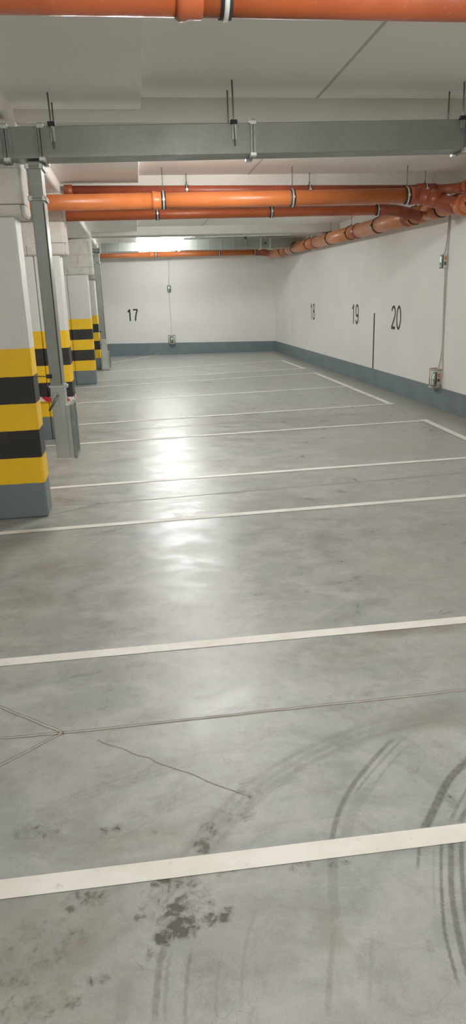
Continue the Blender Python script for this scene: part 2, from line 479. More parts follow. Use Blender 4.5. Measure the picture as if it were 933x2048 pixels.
# saw cut joints of the slab: dark cut with pale worn lips
for segs, w in (([((126,1466),(1000,1373)), ((-60,1482),(126,1466)), ((-60,1562),(126,1466)), ((-40,1398),(126,1466))], .012),
                ([((205,1007),(1000,940)), ((40,1013),(205,1007)), ((90,994),(205,1007)), ((0,1052),(205,1007))], .010),
                ([((160,867),(800,822)), ((250,868),(160,860))], .012)):
    for i, (a, b) in enumerate(segs):
        A, B = ground(*a), ground(*b)
        if b[0] >= 800: B = A + (B-A)*((4.07-A.x)/(B.x-A.x))
        elif a[0] < 60: A = B + (A-B)*((-1.9-B.x)/(A.x-B.x))
        g = jitter(subdiv(A, B, 40), .0022)
        bm = bm_new(); ribbon(bm, g, w*1.5, .0006); structure('joint_edge', bm, CUT, parent=fl)
        bm = bm_new(); ribbon(bm, g, w*.5, .0012); structure('joint_filler', bm, CUTL, parent=fl)
bm = bm_new(); ribbon(bm, jitter(subdiv(ground(195,1480), ground(490,1590), 16), .006), .004, .0008)
structure('hairline_crack', bm, CUT, parent=fl)

# painted bay lines
LZ = [.0018]
def bay_line(a, b, label, w=.066, ext=0.):
    A, B = ground(*a), ground(*b)
    d = (B-A).normalized()
    if b[0] > 933 and abs(d.x) > .8: B = B + d*((3.55-B.x)/d.x)      # bays end in one line beside the wall
    if b[0] > 933 and abs(d.x) < .5: B = B + d*((5.15-B.y)/d.y)
    if a[0] < 60 and d.x > .8: A = A - d*((A.x+1.55)/d.x)
    LZ[0] += .0002
    bm = bm_new(); ribbon(bm, subdiv(A, B, 40), w, LZ[0])
    return tag(obj('parking_line', bm, LINE), label, 'floor marking', 'painted parking bay lines')
bay_line((-140,1797.0), (1080,1647.0), 'wide white parking line across the foreground, closest to the viewer', .070)
bay_line((-160,1340.5), (1100,1224.5), 'white parking line just beyond the long saw cut, second from the viewer', .070)
bay_line((-30,1069.5), (1010,985.5), 'white parking line passing just in front of the nearest striped pillar', .070)
bay_line((60,979.5), (1020,909.5), 'white parking line running out from right behind the nearest striped pillar', .070)
bay_line((90,892.5), (853,841), 'white parking line meeting the slanted bay end under the caged sensor', .070)
bay_line((100,853.5), (782,808), 'white parking line ending at the near corner of the twin bay box', .072)
bay_line((110,809.5), (692,773), 'white parking line dividing the twin bay box in the middle', .072)
bay_line((150,776.5), (632,746.3), 'white parking line forming the far side of the twin bay box', .075)
bay_line((170,763.5), (608,736.8), 'white parking line at the near side of the farthest boxed bay', .075)
bay_line((206,743.8), (566,721.6), 'white parking line at the far side of the farthest boxed bay', .08)
bay_line((224,725.7), (320,709.6), 'short slanted white line on the floor below the number 17', .09)
bay_line((630,745.8), (784,809), 'slanted white end line closing the twin bay box beside the right wall', .085)
bay_line((564,721.2), (609,737.6), 'short white end line closing the farthest boxed bay near the corner', .085)
bay_line((848,839.6), (1010,913), 'white end line running off the right edge below the caged sensor', .085)

# right wall with painted skirting band
bm = bm_new(); box(bm, XR, XR+.2, YN, 21.2, .295, ZC); wr = structure('wall_right', bm, WHITE, 'long white painted wall on the right with bay numbers', 'wall')
bm = bm_new(); box(bm, XR-.004, XR+.2, YN, 21.2, -.02, .295); structure('baseboard_right', bm, BAND, 'slate grey painted skirting band along the right wall', 'baseboard')
# back wall, slightly out of square
def back_prism(bm, z0l, z1l, z1r, t0, t1):
    (xa, ya), (xb, yb), (xc, yc) = BK
    def v(x, yy, z): return bm.verts.new((x, yy, z))
    f0 = [v(xa, ya+t0, z0l), v(xb, yb+t0, z0l), v(xc, yc+t0, z0l), v(xc, yc+t0, z1l), v(xb, yb+t0, z1l), v(xa, ya+t0, z1r)]
    f1 = [v(xa, ya+t1, z0l), v(xb, yb+t1, z0l), v(xc, yc+t1, z0l), v(xc, yc+t1, z1l), v(xb, yb+t1, z1l), v(xa, ya+t1, z1r)]
    bm.faces.new(f0); bm.faces.new(list(reversed(f1)))
    for k in range(6): bm.faces.new((f0[k], f1[k], f1[(k+1) % 6], f0[(k+1) % 6]))
def byk(x):
    (xa, ya), (xb, yb), (xc, yc) = BK
    return ya+(x-xa)/(xb-xa)*(yb-ya) if x > xb else yb+(x-xb)/(xc-xb)*(yc-yb)
bm = bm_new(); back_prism(bm, .2, ZC, ZC, .006, .2); structure('wall_back', bm, WHITE, 'white back wall with the number 17', 'wall')
bm = bm_new(); back_prism(bm, -.02, .37, .295, 0, .2); structure('baseboard_back', bm, BAND, 'slate grey painted skirting band along the back wall', 'baseboard')
bm = bm_new(); box(bm, XL-.2, XL, YN, 22.1, -.02, ZC); structure('wall_left', bm, WHITE)
bm = bm_new(); box(bm, XL-.2, XR+.2, YN-.2, YN, -.02, ZC); structure('wall_front', bm, WHITE)

# ceiling: slab, lower slab strip on the left, beams, joints
bm = bm_new(); box(bm, XL-.2, XR+.2, YN-.2, 22.3, ZC, ZC+.2); ce = structure('ceiling', bm, CEIL, 'pale grey painted concrete ceiling with downstand beams', 'ceiling')
BEAMS = [(0.2, .4), (5.42, .42), (8.54, .42), (14.2, .42), (17.45, .42)]
for yb, wb in BEAMS:
    bm = bm_new(); box(bm, XL, XR, yb, yb+wb, 2.742, ZC+.01, .012, 2)
    structure('downstand_beam', bm, BEAM, parent=ce)
edges = [(-5.9, .2), (.6, 5.42), (5.84, 8.54), (8.96, 14.2), (14.62, 17.45), (17.87, 21.2)]
for y0, y1 in edges:
    bm = bm_new(); box(bm, XL, .128, y0, y1-.0, ZD, ZC+.01, .008, 2)
    structure('lowered_slab', bm, DROP, parent=ce)
for y0, y1 in edges:
    bm = bm_new(); box(bm, 1.367, 1.387, y0, y1, ZC-.0015, ZC+.01)
    structure('slab_joint', bm, JOINTC, parent=ce)
bm = bm_new(); box(bm, -1.7, -.73, YN, 17.9, 2.715, ZC+.01, .03, 3)
structure('edge_beam', bm, DROP, parent=ce)

# ------------------------------------------------------------------ striped pillars
def pillar(xr, xj, xl, yf, dep, zh, xh, label):
    t = thing('striped_pillar', label, 'pillar', ((xr+xl)/2, yf+dep/2, 0), 'yellow and black striped pillars')
    P = Part(t)
    bm = bm_new(); box(bm, xj+.002, xr, yf, yf+dep, 0, zh+.01, .018, 3); P('column', bm, PIER)
    bm = bm_new(); box(bm, xl, xj-.002, yf+.003, yf+dep-.01, 0, zh+.01, .004, 1); P('infill_wall', bm, PIER)
    bm = bm_new(); box(bm, xj-.006, xj+.006, yf+.02, yf+dep-.02, 0, zh); P('movement_joint', bm, DARKGAP)
    bm = bm_new(); box(bm, xl-.02, xh, yf-.04, yf+dep+.01, zh, 2.716, .035, 3); P('block_head', bm, BLOCK)
    return t
pillar(-.768, -1.155, -1.66, 5.2, .26, 2.125, -.69, 'nearest striped pillar, at the left edge behind the hanging vent duct')
pillar(-.80, -1.095, -1.66, 8.42, .28, 2.07, -.715, 'striped pillar with red and white tape around it, behind the vent duct')
pillar(-.866, -1.262, -1.75, 14.15, .28, 2.06, -.75, 'third striped pillar from the viewer, wide face fully in view')
pillar(-.905, -1.2, -1.75, 17.3, .28, 2.055, -.82, 'farthest striped pillar, narrow strip beside the far vent duct')

# red and white tape tied round the second pillar
def tape():
    bm = bm_new()
    x0, x1, y0, y1 = -1.68, -.788, 8.405, 8.713
    loop = [(x0,y0), (-1.3,y0-.004), (-1.0,y0-.006), (x1-.02,y0), (x1,y0+.02), (x1,y1-.02), (x1-.02,y1), (x0,y1)]
    vs = []
    for i, (x, yy) in enumerate(loop):
        zz = .455 + .012*math.sin(i*1.7)
        vs.append((bm.verts.new((x, yy, zz)), bm.verts.new((x, yy, zz+.055))))
    n = len(vs)
    for i in range(n):
        a, b = vs[i], vs[(i+1) % n]; bm.faces.new((a[0], b[0], b[1], a[1]))
    return obj('barrier_tape', bm, TAPE)
tag(tape(), 'red and white barrier tape wrapped low around the second striped pillar', 'tape')

# ------------------------------------------------------------------ ventilation ducts
DX0, DX1, DY0, DY1 = -2.6, 3.30, 5.03, 5.225
def dz(x): return .0145*(x - .7)         # the near duct climbs a little to the right
t = thing('ventilation_duct', 'big galvanised rectangular duct crossing near the top of the picture', 'duct', (.66, 5.12, 2.56)); P = Part(t)
def near_duct(x0, x1):
    bm = bm_new(); box(bm, x0, x1, DY0, DY1, 2.47, 2.655, .004, 2)
    for v in bm.verts: v.co.z += dz(v.co.x)
    return bm
for a, b in ((DX0, -.745), (-.745, -.525), (-.525, .845), (.845, 2.335), (2.335, DX1)):
    P('duct_section', near_duct(a, b), GALV)
for xx in (-.745, -.525, .845, 2.335):
    bm = bm_new()
    frame_x(bm, xx-.016, xx-.003, DY0, DY1, 2.47+dz(xx), 2.655+dz(xx), .016)
    frame_x(bm, xx+.003, xx+.016, DY0, DY1, 2.47+dz(xx), 2.655+dz(xx), .016)
    f = P('flange', bm, GALVD)
    for yy in (DY0-.012, DY1-.02):
        for zz in (2.452, 2.640):
            bm = bm_new(); box(bm, xx-.022, xx+.022, yy-.012, yy+.034, zz+dz(xx), zz+.024+dz(xx), .003)
            P('flange_clip', bm, CLAMPM, f)
# small riveted trims either side of the tee
for xx in (-.705, -.565):
    bm = bm_new(); box(bm, xx-.002, xx+.002, DY0-.002, DY1+.002, 2.452, 2.638)
    P('stiffening_bead', bm, GALVD)

def drop_duct(x0, x1, y0, y1, z0, zj, z1, label, far=False):
    t = thing('vent_drop_duct', label, 'duct', ((x0+x1)/2, (y0+y1)/2, z0), 'vertical vent drops beside the pillars'); P = Part(t)
    bm = bm_new(); box(bm, x0, x1, y0, y1, zj+.002, z1, .004, 2); P('upper_section', bm, GALV)
    bm = bm_new(); box(bm, x0-.004, x1+.004, y0-.004, y1+.004, z0, zj-.002, .004, 2); P('lower_section', bm, GALVL)
    for zz in (z1-.03, z1-.22):
        bm = bm_new()
        frame_z(bm, zz-.012, zz-.002, x0, x1, y0, y1, .014); frame_z(bm, zz+.002, zz+.012, x0, x1, y0, y1, .014)
        f = P('flange', bm, GALVD)
        for xx in (x0-.01, x1-.012):
            bm = bm_new(); box(bm, xx, xx+.022, y0-.022, y0-.008, zz-.016, zz+.016, .003)
            P('flange_clip', bm, CLAMPM, f)
    bm = bm_new(); frame_z(bm, zj-.006, zj+.006, x0, x1, y0, y1, .009)
    box(bm, x1+.0, x1+.035, y0-.012, y0+.03, zj-.01, zj+.014, .004)
    P('joint_band', bm, CLAMPM)
    # folded side seam
    bm = bm_new(); box(bm, x1-.010, x1-.004, y0-.003, y0+.001, zj+.02, z1-.25); P('seam', bm, DARKGAP)
    # grille box on the side facing the bays
    gz0, gz1 = z0+.0, z0+.385
    gy0, gy1 = y0-.012, y1+.10
    gx = x1+.004
    bm = bm_new(); box(bm, gx, gx+.030, gy0+.006, gy1-.006, gz0, gz1-.006, .002)
    g = P('outlet_grille', bm, GALVL)
    bm = bm_new()
    for yy0, yy1, za, zb in ((gy0, gy0+.018, gz0-.005, gz1), (gy1-.018, gy1, gz0-.005, gz1), (gy0+.018, gy1-.018, gz0-.005, gz0+.013), (gy0+.018, gy1-.018, gz1-.018, gz1)):
        box(bm, gx+.0305, gx+.050, yy0, yy1, za, zb, .002)
    P('grille_frame', bm, MATTZ, g)
    bm = bm_new(); box(bm, gx+.0305, gx+.034, gy0+.024, gy1-.02, gz0+.014, gz1-.02); P('grille_back', bm, DARKGAP, g)
    bm = bm_new()
    k = 26
    for i in range(k):
        zz = gz0+.02+(gz1-gz0-.045)*i/(k-1)
        vs = [bm.verts.new(c) for c in ((gx+.035,gy0+.018,zz+.006), (gx+.048,gy0+.018,zz), (gx+.048,gy1-.018,zz), (gx+.035,gy1-.018,zz+.006))]
        bm.faces.new(vs)
    P('louvre_blades', bm, MATTD, g)
    # damper latch on the front
    bm = bm_new()
    box(bm, x0+.012, x0+.05, y0-.016, y0-.004, zj-.135, zj-.04, .003)
    P('damper_plate', bm, GALVL)
    bm = bm_new()
    a = Vector((x0-.022, y0-.020, zj-.165)); b = Vector((x0+.052, y0-.020, zj-.055))
    tube(bm, [a, a.lerp(b, .5), b], .008, 10)
    tube(bm, [a.lerp(b,.5)+Vector((0,.008,0)), a.lerp(b,.5)+Vector((0,-.012,0))], .012, 12)
    P('damper_lever', bm, STEEL)
    bm = bm_new()
    tube(bm, [(x0-.03, y0+.05, zj-.005), (x0+.0, y0+.05, zj)], .006, 8)
    tube(bm, [(x0-.022, y0+.05, zj-.03), (x0-.022, y0+.05, zj+.025)], .005, 8)
    P('wing_screw', bm, STEEL)
    return t
drop_duct(-.632, -.545, 5.045, 5.21, .485, 1.0, 2.438, 'galvanised vent duct dropping in front of the nearest striped pillar, with side grille')
drop_duct(-.862, -.735, 16.93, 17.14, .05, .72, 2.63, 'distant galvanised vent duct dropping beside the farthest striped pillar')

# wire strap between nearest pillar and the vent drop, and the far one
def strap(pts, label):
    t = thing('fixing_strap', label, 'strap', pts[0], 'wire straps holding the vent drops'); P = Part(t)
    bm = bm_new(); tube(bm, pts, .004, 8); P('wire', bm, STEEL)
    bm = bm_new(); box(bm, pts[-1][0]-.016, pts[-1][0]+.022, pts[-1][1]-.018, pts[-1][1]-.001, pts[-1][2]-.014, pts[-1][2]+.014, .003); P('buckle', bm, RUBBER)
strap([(-.766, 5.24, 1.058), (-.70, 5.14, 1.066), (-.66, 5.08, 1.07), (-.634, 5.043, 1.074)], 'thin wire strap from the nearest pillar to its vent duct')
strap([(-.903, 17.28, .905), (-.89, 17.1, .90), (-.87, 16.95, .897), (-.855, 16.929, .895)], 'thin wire strap at the far vent duct')

# far duct
t = thing('ventilation_duct', 'distant galvanised duct running behind the lit tube lamp', 'duct', (1.2, 17.0, 2.75)); P = Part(t)
fx = [-2.4, -.93, -.70, 1.08, 2.98, 3.2, 3.70]
for a, b in zip(fx[:-1], fx[1:]):
    bm = bm_new(); box(bm, a, b, 16.9, 17.15, 2.635, 2.862, .004, 2); P('duct_section', bm, GALV)
for xx in fx[1:-1]:
    bm = bm_new(); frame_x(bm, xx-.018, xx+.018, 16.9, 17.15, 2.635, 2.862, .018); P('flange', bm, GALVL)
for k in range(13):
    xx = -.55+.29*k
    if all(abs(xx-q) > .1 for q in fx):
        bm = bm_new(); frame_x(bm, xx-.004, xx+.004, 16.9, 17.15, 2.635, 2.862, .007)
        P('folded_seam', bm, GALVL)
bm = bm_new(); tube(bm, [(3.09, 16.903, 2.75), (3.09, 16.885, 2.75)], .022, 16); P('inspection_plug', bm, RUBBER)

# hangers for the ducts
def duct_hanger(x, zc, label, yf, yb, ztop, zlow):
    t = thing('duct_hanger', label, 'hanger', (x, (yf+yb)/2, zlow), 'threaded rods hanging the ducts'); P = Part(t)
    bm = bm_new(); tube(bm, [(x, yf, zc), (x+.004, yf, (zc+zlow)/2), (x+.012, yf, zlow)], .0055, 8); P('rod', bm, STEEL)
    bm = bm_new(); tube(bm, [(x, yb, zc), (x+.002, yb, ztop-.05)], .0055, 8); P('rod', bm, STEEL)
    bm = bm_new(); box(bm, x-.018, x+.028, yf-.014, yf+.016, ztop-.012, ztop+.012, .003); P('rubber_buffer', bm, RUBBER)
    bm = bm_new(); box(bm, x-.004, x+.022, yf+.006, yf+.011, zlow+.04, ztop-.012); P('bracket', bm, GALVL)
duct_hanger(-.455, ZD, 'threaded rod hanger of the near duct beside its left tee, above the vent drop', 5.008, 5.24, 2.645, 2.505)
duct_hanger(.712, ZC, 'threaded rod hanger of the near duct at its middle joint', 5.008, 5.24, 2.655, 2.515)
duct_hanger(2.285, ZC, 'threaded rod hanger of the near duct at the right edge of the picture', 5.008, 5.24, 2.68, 2.58)
duct_hanger(.93, ZC, 'far duct hanger rod just right of the lit tube lamp', 16.885, 17.165, 2.862, 2.68)
duct_hanger(2.62, ZC, 'far duct hanger rod between lamp and far corner', 16.885, 17.165, 2.862, 2.70)
duct_hanger(-1.14, ZC-.18, 'far duct hanger rod beside the third pillar head', 16.885, 17.165, 2.862, 2.72)

# ------------------------------------------------------------------ drain pipes
def bend(p0, d0, p1, d1, n=12):
    """smooth elbow between two directed ends"""
    p0, p1, d0, d1 = Vector(p0), Vector(p1), Vector(d0).normalized(), Vector(d1).normalized()
    L = (p1-p0).length*.4
    a, b = p0+d0*L, p1-d1*L
    return [p0*(1-t)**3 + a*3*t*(1-t)**2 + b*3*t*t*(1-t) + p1*t**3 for t in (k/n for k in range(n+1))]
def socket(P, c, axis, r, mat, L=.11, name='socket'):
    c = Vector(c); a = Vector(axis).normalized()
    bm = bm_new()
    tube(bm, [c-a*L/2, c-a*(L/2-.006), c+a*(L/2-.05), c+a*(L/2-.035), c+a*(L/2-.012), c+a*(L/2)],
         [r+.003, r+.008, r+.008, r+.014, r+.014, r+.005], 32)
    return P(name, bm, mat)
def clamp(c, axis, r, label, zc=None, rodz=None, group='pipe clamps', w=.030, rod=True, dx=0, band=None):
    t = thing('pipe_clamp', label, 'clamp', c, group); P = Part(t)
    c = Vector(c); a = Vector(axis).normalized()
    bm = bm_new(); ring(bm, c, a, r+.0005, r+.007, w*1.5); P('rubber_liner', bm, RUBBER)
    bm = bm_new(); ring(bm, c, a, r+.006, r+.0105, w*.6)
    side = a.cross(Vector((0,0,1)))
    for s in (-1, 1):
        q = c + side*s*(r+.014)
        box(bm, q.x-.012, q.x+.012, q.y-.012, q.y+.012, q.z-.012, q.z+.012, .002)
    P('band', bm, band or CLAMPM)
    if rod:
        z1 = zc if zc else ZC
        bm = bm_new(); tube(bm, [(c.x, c.y, c.z+r+.004), (c.x+dx, c.y, z1+.002)], .005, 8)
        tube(bm, [(c.x, c.y, c.z+r+.004), (c.x, c.y, c.z+r+.03)], .010, 8)
        P('rod', bm, STEEL)
    return t

# nearest pipe, at the very top of the picture
t = thing('drain_pipe', 'thick orange drain pipe crossing the very top edge of the picture', 'pipe', (.8, 2.97, 2.59)); P = Part(t)
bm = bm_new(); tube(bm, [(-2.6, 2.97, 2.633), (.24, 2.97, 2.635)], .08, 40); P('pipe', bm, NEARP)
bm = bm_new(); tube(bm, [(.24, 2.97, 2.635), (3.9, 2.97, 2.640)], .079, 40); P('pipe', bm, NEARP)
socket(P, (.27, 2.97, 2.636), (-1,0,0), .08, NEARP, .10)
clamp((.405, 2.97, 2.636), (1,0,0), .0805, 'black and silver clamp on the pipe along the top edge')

# main cross pipe in front of the second beam
W1 = 8.05
def zm(x): return 2.570 + .0052*x
t = thing('drain_pipe', 'bright orange drain pipe crossing in front of two darker ones, upper middle', 'pipe', (1, W1, 2.57)); P = Part(t)
bm = bm_new(); tube(bm, [(-2.2, W1, zm(-2.2)), (.28, W1, zm(.28))], .08, 36); P('pipe', bm, ORANGE)
bm = bm_new(); tube(bm, [(.28, W1, zm(.28)), (3.13, W1, zm(3.13))], .079, 36); P('pipe', bm, ORANGE)
socket(P, (.30, W1, zm(.30)), (-1,0,0), .08, ORANGE, .10)
e0 = (3.14, W1, zm(3.14)); e1 = (3.50, 7.62, 2.425)
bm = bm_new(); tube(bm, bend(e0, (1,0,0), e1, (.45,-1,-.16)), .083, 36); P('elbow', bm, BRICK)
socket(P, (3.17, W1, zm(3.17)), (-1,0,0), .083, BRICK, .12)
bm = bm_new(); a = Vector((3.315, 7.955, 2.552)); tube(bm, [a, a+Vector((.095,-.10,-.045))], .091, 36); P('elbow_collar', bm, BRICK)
e2 = (3.535, 7.3, 2.505)
bm = bm_new(); tube(bm, [(3.50, 7.62, 2.425), (3.515, 7.5, 2.415), (3.52, 6.4, 2.405), (3.54, 3.2, 2.385)], .08, 36); P('pipe', bm, ORANGE)
socket(P, (3.510, 7.55, 2.418), (.05,-1,0), .083, ORANGE, .12)
for x, l in ((.372, 'clamp on the bright orange cross pipe beside its socket'), (1.776, 'clamp midway along the bright orange cross pipe'), (3.075, 'clamp where the bright orange cross pipe meets its brick red elbow')):
    clamp((x, W1, zm(x)), (1,0,0), .080, l)
clamp((3.517, 7.30, 2.413), (0,1,0), .0805, 'black clamp just past the elbow on the pipe leaving the right edge', band=RUBBER)

# darker rear pipe tucked under the second beam's front
W2 = 8.43
def zr(x): return 2.728 - .0085*x
t = thing('drain_pipe', 'brick red drain pipe highest of the three, tucked under the beam', 'pipe', (1, W2, 2.7)); P = Part(t)
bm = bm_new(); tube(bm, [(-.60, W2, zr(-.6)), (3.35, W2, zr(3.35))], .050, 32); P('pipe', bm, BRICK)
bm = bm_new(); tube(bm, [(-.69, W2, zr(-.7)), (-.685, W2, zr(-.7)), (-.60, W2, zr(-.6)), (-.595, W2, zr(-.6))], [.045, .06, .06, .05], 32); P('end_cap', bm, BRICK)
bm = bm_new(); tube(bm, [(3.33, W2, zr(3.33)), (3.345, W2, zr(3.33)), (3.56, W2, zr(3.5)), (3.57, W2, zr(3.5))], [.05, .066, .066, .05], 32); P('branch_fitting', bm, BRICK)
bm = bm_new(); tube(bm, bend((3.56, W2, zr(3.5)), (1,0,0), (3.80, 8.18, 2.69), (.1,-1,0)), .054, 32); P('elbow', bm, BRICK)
socket(P, (3.805, 8.10, 2.69), (0,-1,0), .054, ORANGED, .1)
bm = bm_new(); tube(bm, [(3.805, 8.06, 2.69), (3.81, 5.9, 2.68)], .05, 32); P('pipe', bm, ORANGED)
for x, l in ((.655, 'short hanger on the highest brick red pipe left of centre'), (2.06, 'short hanger on the highest brick red pipe right of centre'), (3.44, 'hanger on the branch fitting of the highest brick red pipe')):
    clamp((x, W2, zr(x)), (1,0,0), .0505 if x < 3.3 else .0665, l, w=.02)
clamp((3.805, 7.93, 2.69), (0,1,0), .051, 'black clamp on the topmost pipe at the right edge', w=.024, band=RUBBER)

# lower rear pipe beyond the second beam
W3 = 9.3
def zl(x): return 2.575 + .003*x
t = thing('drain_pipe', 'darker orange drain pipe lowest of the three crossing pipes', 'pipe', (1, W3, 2.57)); P = Part(t)
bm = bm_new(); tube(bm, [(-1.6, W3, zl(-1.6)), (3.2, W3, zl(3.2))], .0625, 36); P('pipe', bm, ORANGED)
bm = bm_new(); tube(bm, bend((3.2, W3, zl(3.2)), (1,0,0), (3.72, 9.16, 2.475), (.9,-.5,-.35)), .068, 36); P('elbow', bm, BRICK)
socket(P, (3.25, W3, zl(3.25)), (-1,0,0), .066, BRICK, .12)
bm = bm_new(); a = Vector((3.48, 9.25, 2.545)); tube(bm, [a, a+Vector((.09,-.04,-.04))], .077, 36); P('elbow_collar', bm, BRICK)
for x, l in ((.347, 'clamp on the lowest crossing pipe near its left third'), (1.78, 'clamp midway along the lowest crossing pipe'), (3.17, 'clamp where the lowest crossing pipe meets its brick red elbow')):
    clamp((x, W3, zl(x)), (1,0,0), .063, l, zc=ZC)

# long run along the right wall
XW = 3.85
def zw(y): return 2.672 if y > 19 else 2.672 - .0125*(19-y)
t = thing('drain_pipe', 'long peach orange drain pipe running along the top of the right wall', 'pipe', (XW, 14, 2.55)); P = Part(t)
cuts = [3.2, 8.25, 9.35, 12.2, 15.1, 17.9, 20.1]
for a, b in zip(cuts[:-1], cuts[1:]):
    bm = bm_new(); tube(bm, [(XW, a, zw(a)), (XW, b, zw(b))], .111 if a > 9 else .100, 36); P('pipe', bm, PEACH)
for yy, m in ((18.0, BRICK), (15.15, BRICK), (12.25, BRICK), (9.95, BRICK), (9.0, ORANGE), (8.4, BRICK)):
    socket(P, (XW, yy, zw(yy)), (0,1,0), .111 if yy > 9.1 else .101, m, .13 if yy < 10 else .10)
for k, (yy, l) in enumerate(((18.6, 'clamp on the wall pipe farthest along it, beside the far corner'), (17.2, 'second clamp from the far corner on the wall pipe'), (15.75, 'third clamp from the far corner on the wall pipe'),
        (14.0, 'clamp on the wall pipe above the gap between numbers 18 and 19'), (12.65, 'clamp on the wall pipe above the number 19'),
        (11.2, 'clamp on the wall pipe above the number 20'), (9.72, 'clamp on the wall pipe under the lower elbow'), (8.86, 'clamp on the short orange piece between the two elbows'))):
    r = .1115 if yy > 9.3 else .1005
    clamp((XW, yy, zw(yy)), (0,1,0), r, l, w=.026, band=RUBBER)

# far pipe along the back wall
YB = 20.55
t = thing('drain_pipe', 'distant orange drain pipe along the top of the back wall', 'pipe', (1.5, YB, 2.77)); P = Part(t)
bm = bm_new(); tube(bm, [(-2.5, YB, 2.784), (.55, YB, 2.779)], .078, 32); P('pipe', bm, ORANGE)
bm = bm_new(); tube(bm, [(.55, YB, 2.779), (3.45, YB, 2.772)], .078, 32); P('pipe', bm, ORANGE)
socket(P, (.56, YB, 2.779), (-1,0,0), .078, ORANGE, .14)
bm = bm_new(); tube(bm, bend((3.45, YB, 2.772), (1,0,0), (XW, 20.05, 2.672), (0,-1,-.2)), .09, 32); P('elbow', bm, BRICK)
for x, l in ((.66, 'clamp on the far pipe below the lit tube lamp'), (2.43, 'clamp on the far pipe right of the lamp'), (3.44, 'clamp on the far pipe beside the corner elbow')):
    clamp((x, YB, 2.775), (1,0,0), .079, l, w=.04)

# ------------------------------------------------------------------ lamps
def lamp(x, yy, z, label, TUBE):
    t = thing('tube_lamp', label, 'lamp', (x, yy, z), 'ceiling tube lamps'); P = Part(t)
    bm = bm_new(); box(bm, x-.50, x+.50, yy-.02, yy+.02, z+.03, z+.055, .006, 2); P('housing', bm, WPLAST)
    bm = bm_new()
    tube(bm, [(x-.485, yy, z), (x-.47, yy, z), (x+.47, yy, z), (x+.485, yy, z)], [.03, .046, .046, .03], 20)
    P('diffuser', bm, TUBE)
    bm = bm_new()
    for s in (-1, 1): box(bm, x+s*.50-.012, x+s*.50+.012, yy-.05, yy+.05, z-.035, z+.045, .006, 2)
    P('end_cap', bm, WPLAST)
    bm = bm_new()
    for s in (-.4, .4): box(bm, x+s-.02, x+s+.02, yy-.02, yy+.02, z+.045, (ZD if x+s < .12 else ZC)+.001)
    P('mounting_foot', bm, WPLAST)
for (yy, l), tm in zip(((19.3, 'tube lamp added out of sight behind the distant duct to light the far pipe'), (16.25, 'lit white tube lamp below the far ceiling in front of the distant duct'), (11.3, 'lit tube lamp hidden behind the crossing pipes'), (6.6, 'lit tube lamp hidden behind the near duct'),  # the lamp behind the far duct is added to brighten the back wall pipe
              (2.0, 'tube lamp added out of view above the nearest bay to light its ceiling'), (-2.9, 'tube lamp added on the ceiling behind the viewer as fill light')), TUBES):  # nearest-bay lamp and the one behind the viewer: unseen, added as fill light
    lamp(.65, yy, 2.43 if 0 < yy < 3 else (2.835 if 10 < yy < 12 else (2.80 if yy < 16 else 2.815)), l, tm)

# junction conduit by the visible lamp
bm = bm_new(); box(bm, 1.40, 1.62, 16.22, 16.27, ZC-.045, ZC, .006); box(bm, 1.62, 1.9, 16.235, 16.255, ZC-.022, ZC)
tag(obj('junction_box', bm, WPLAST), 'small white junction box on the ceiling right of the lit lamp', 'junction box')

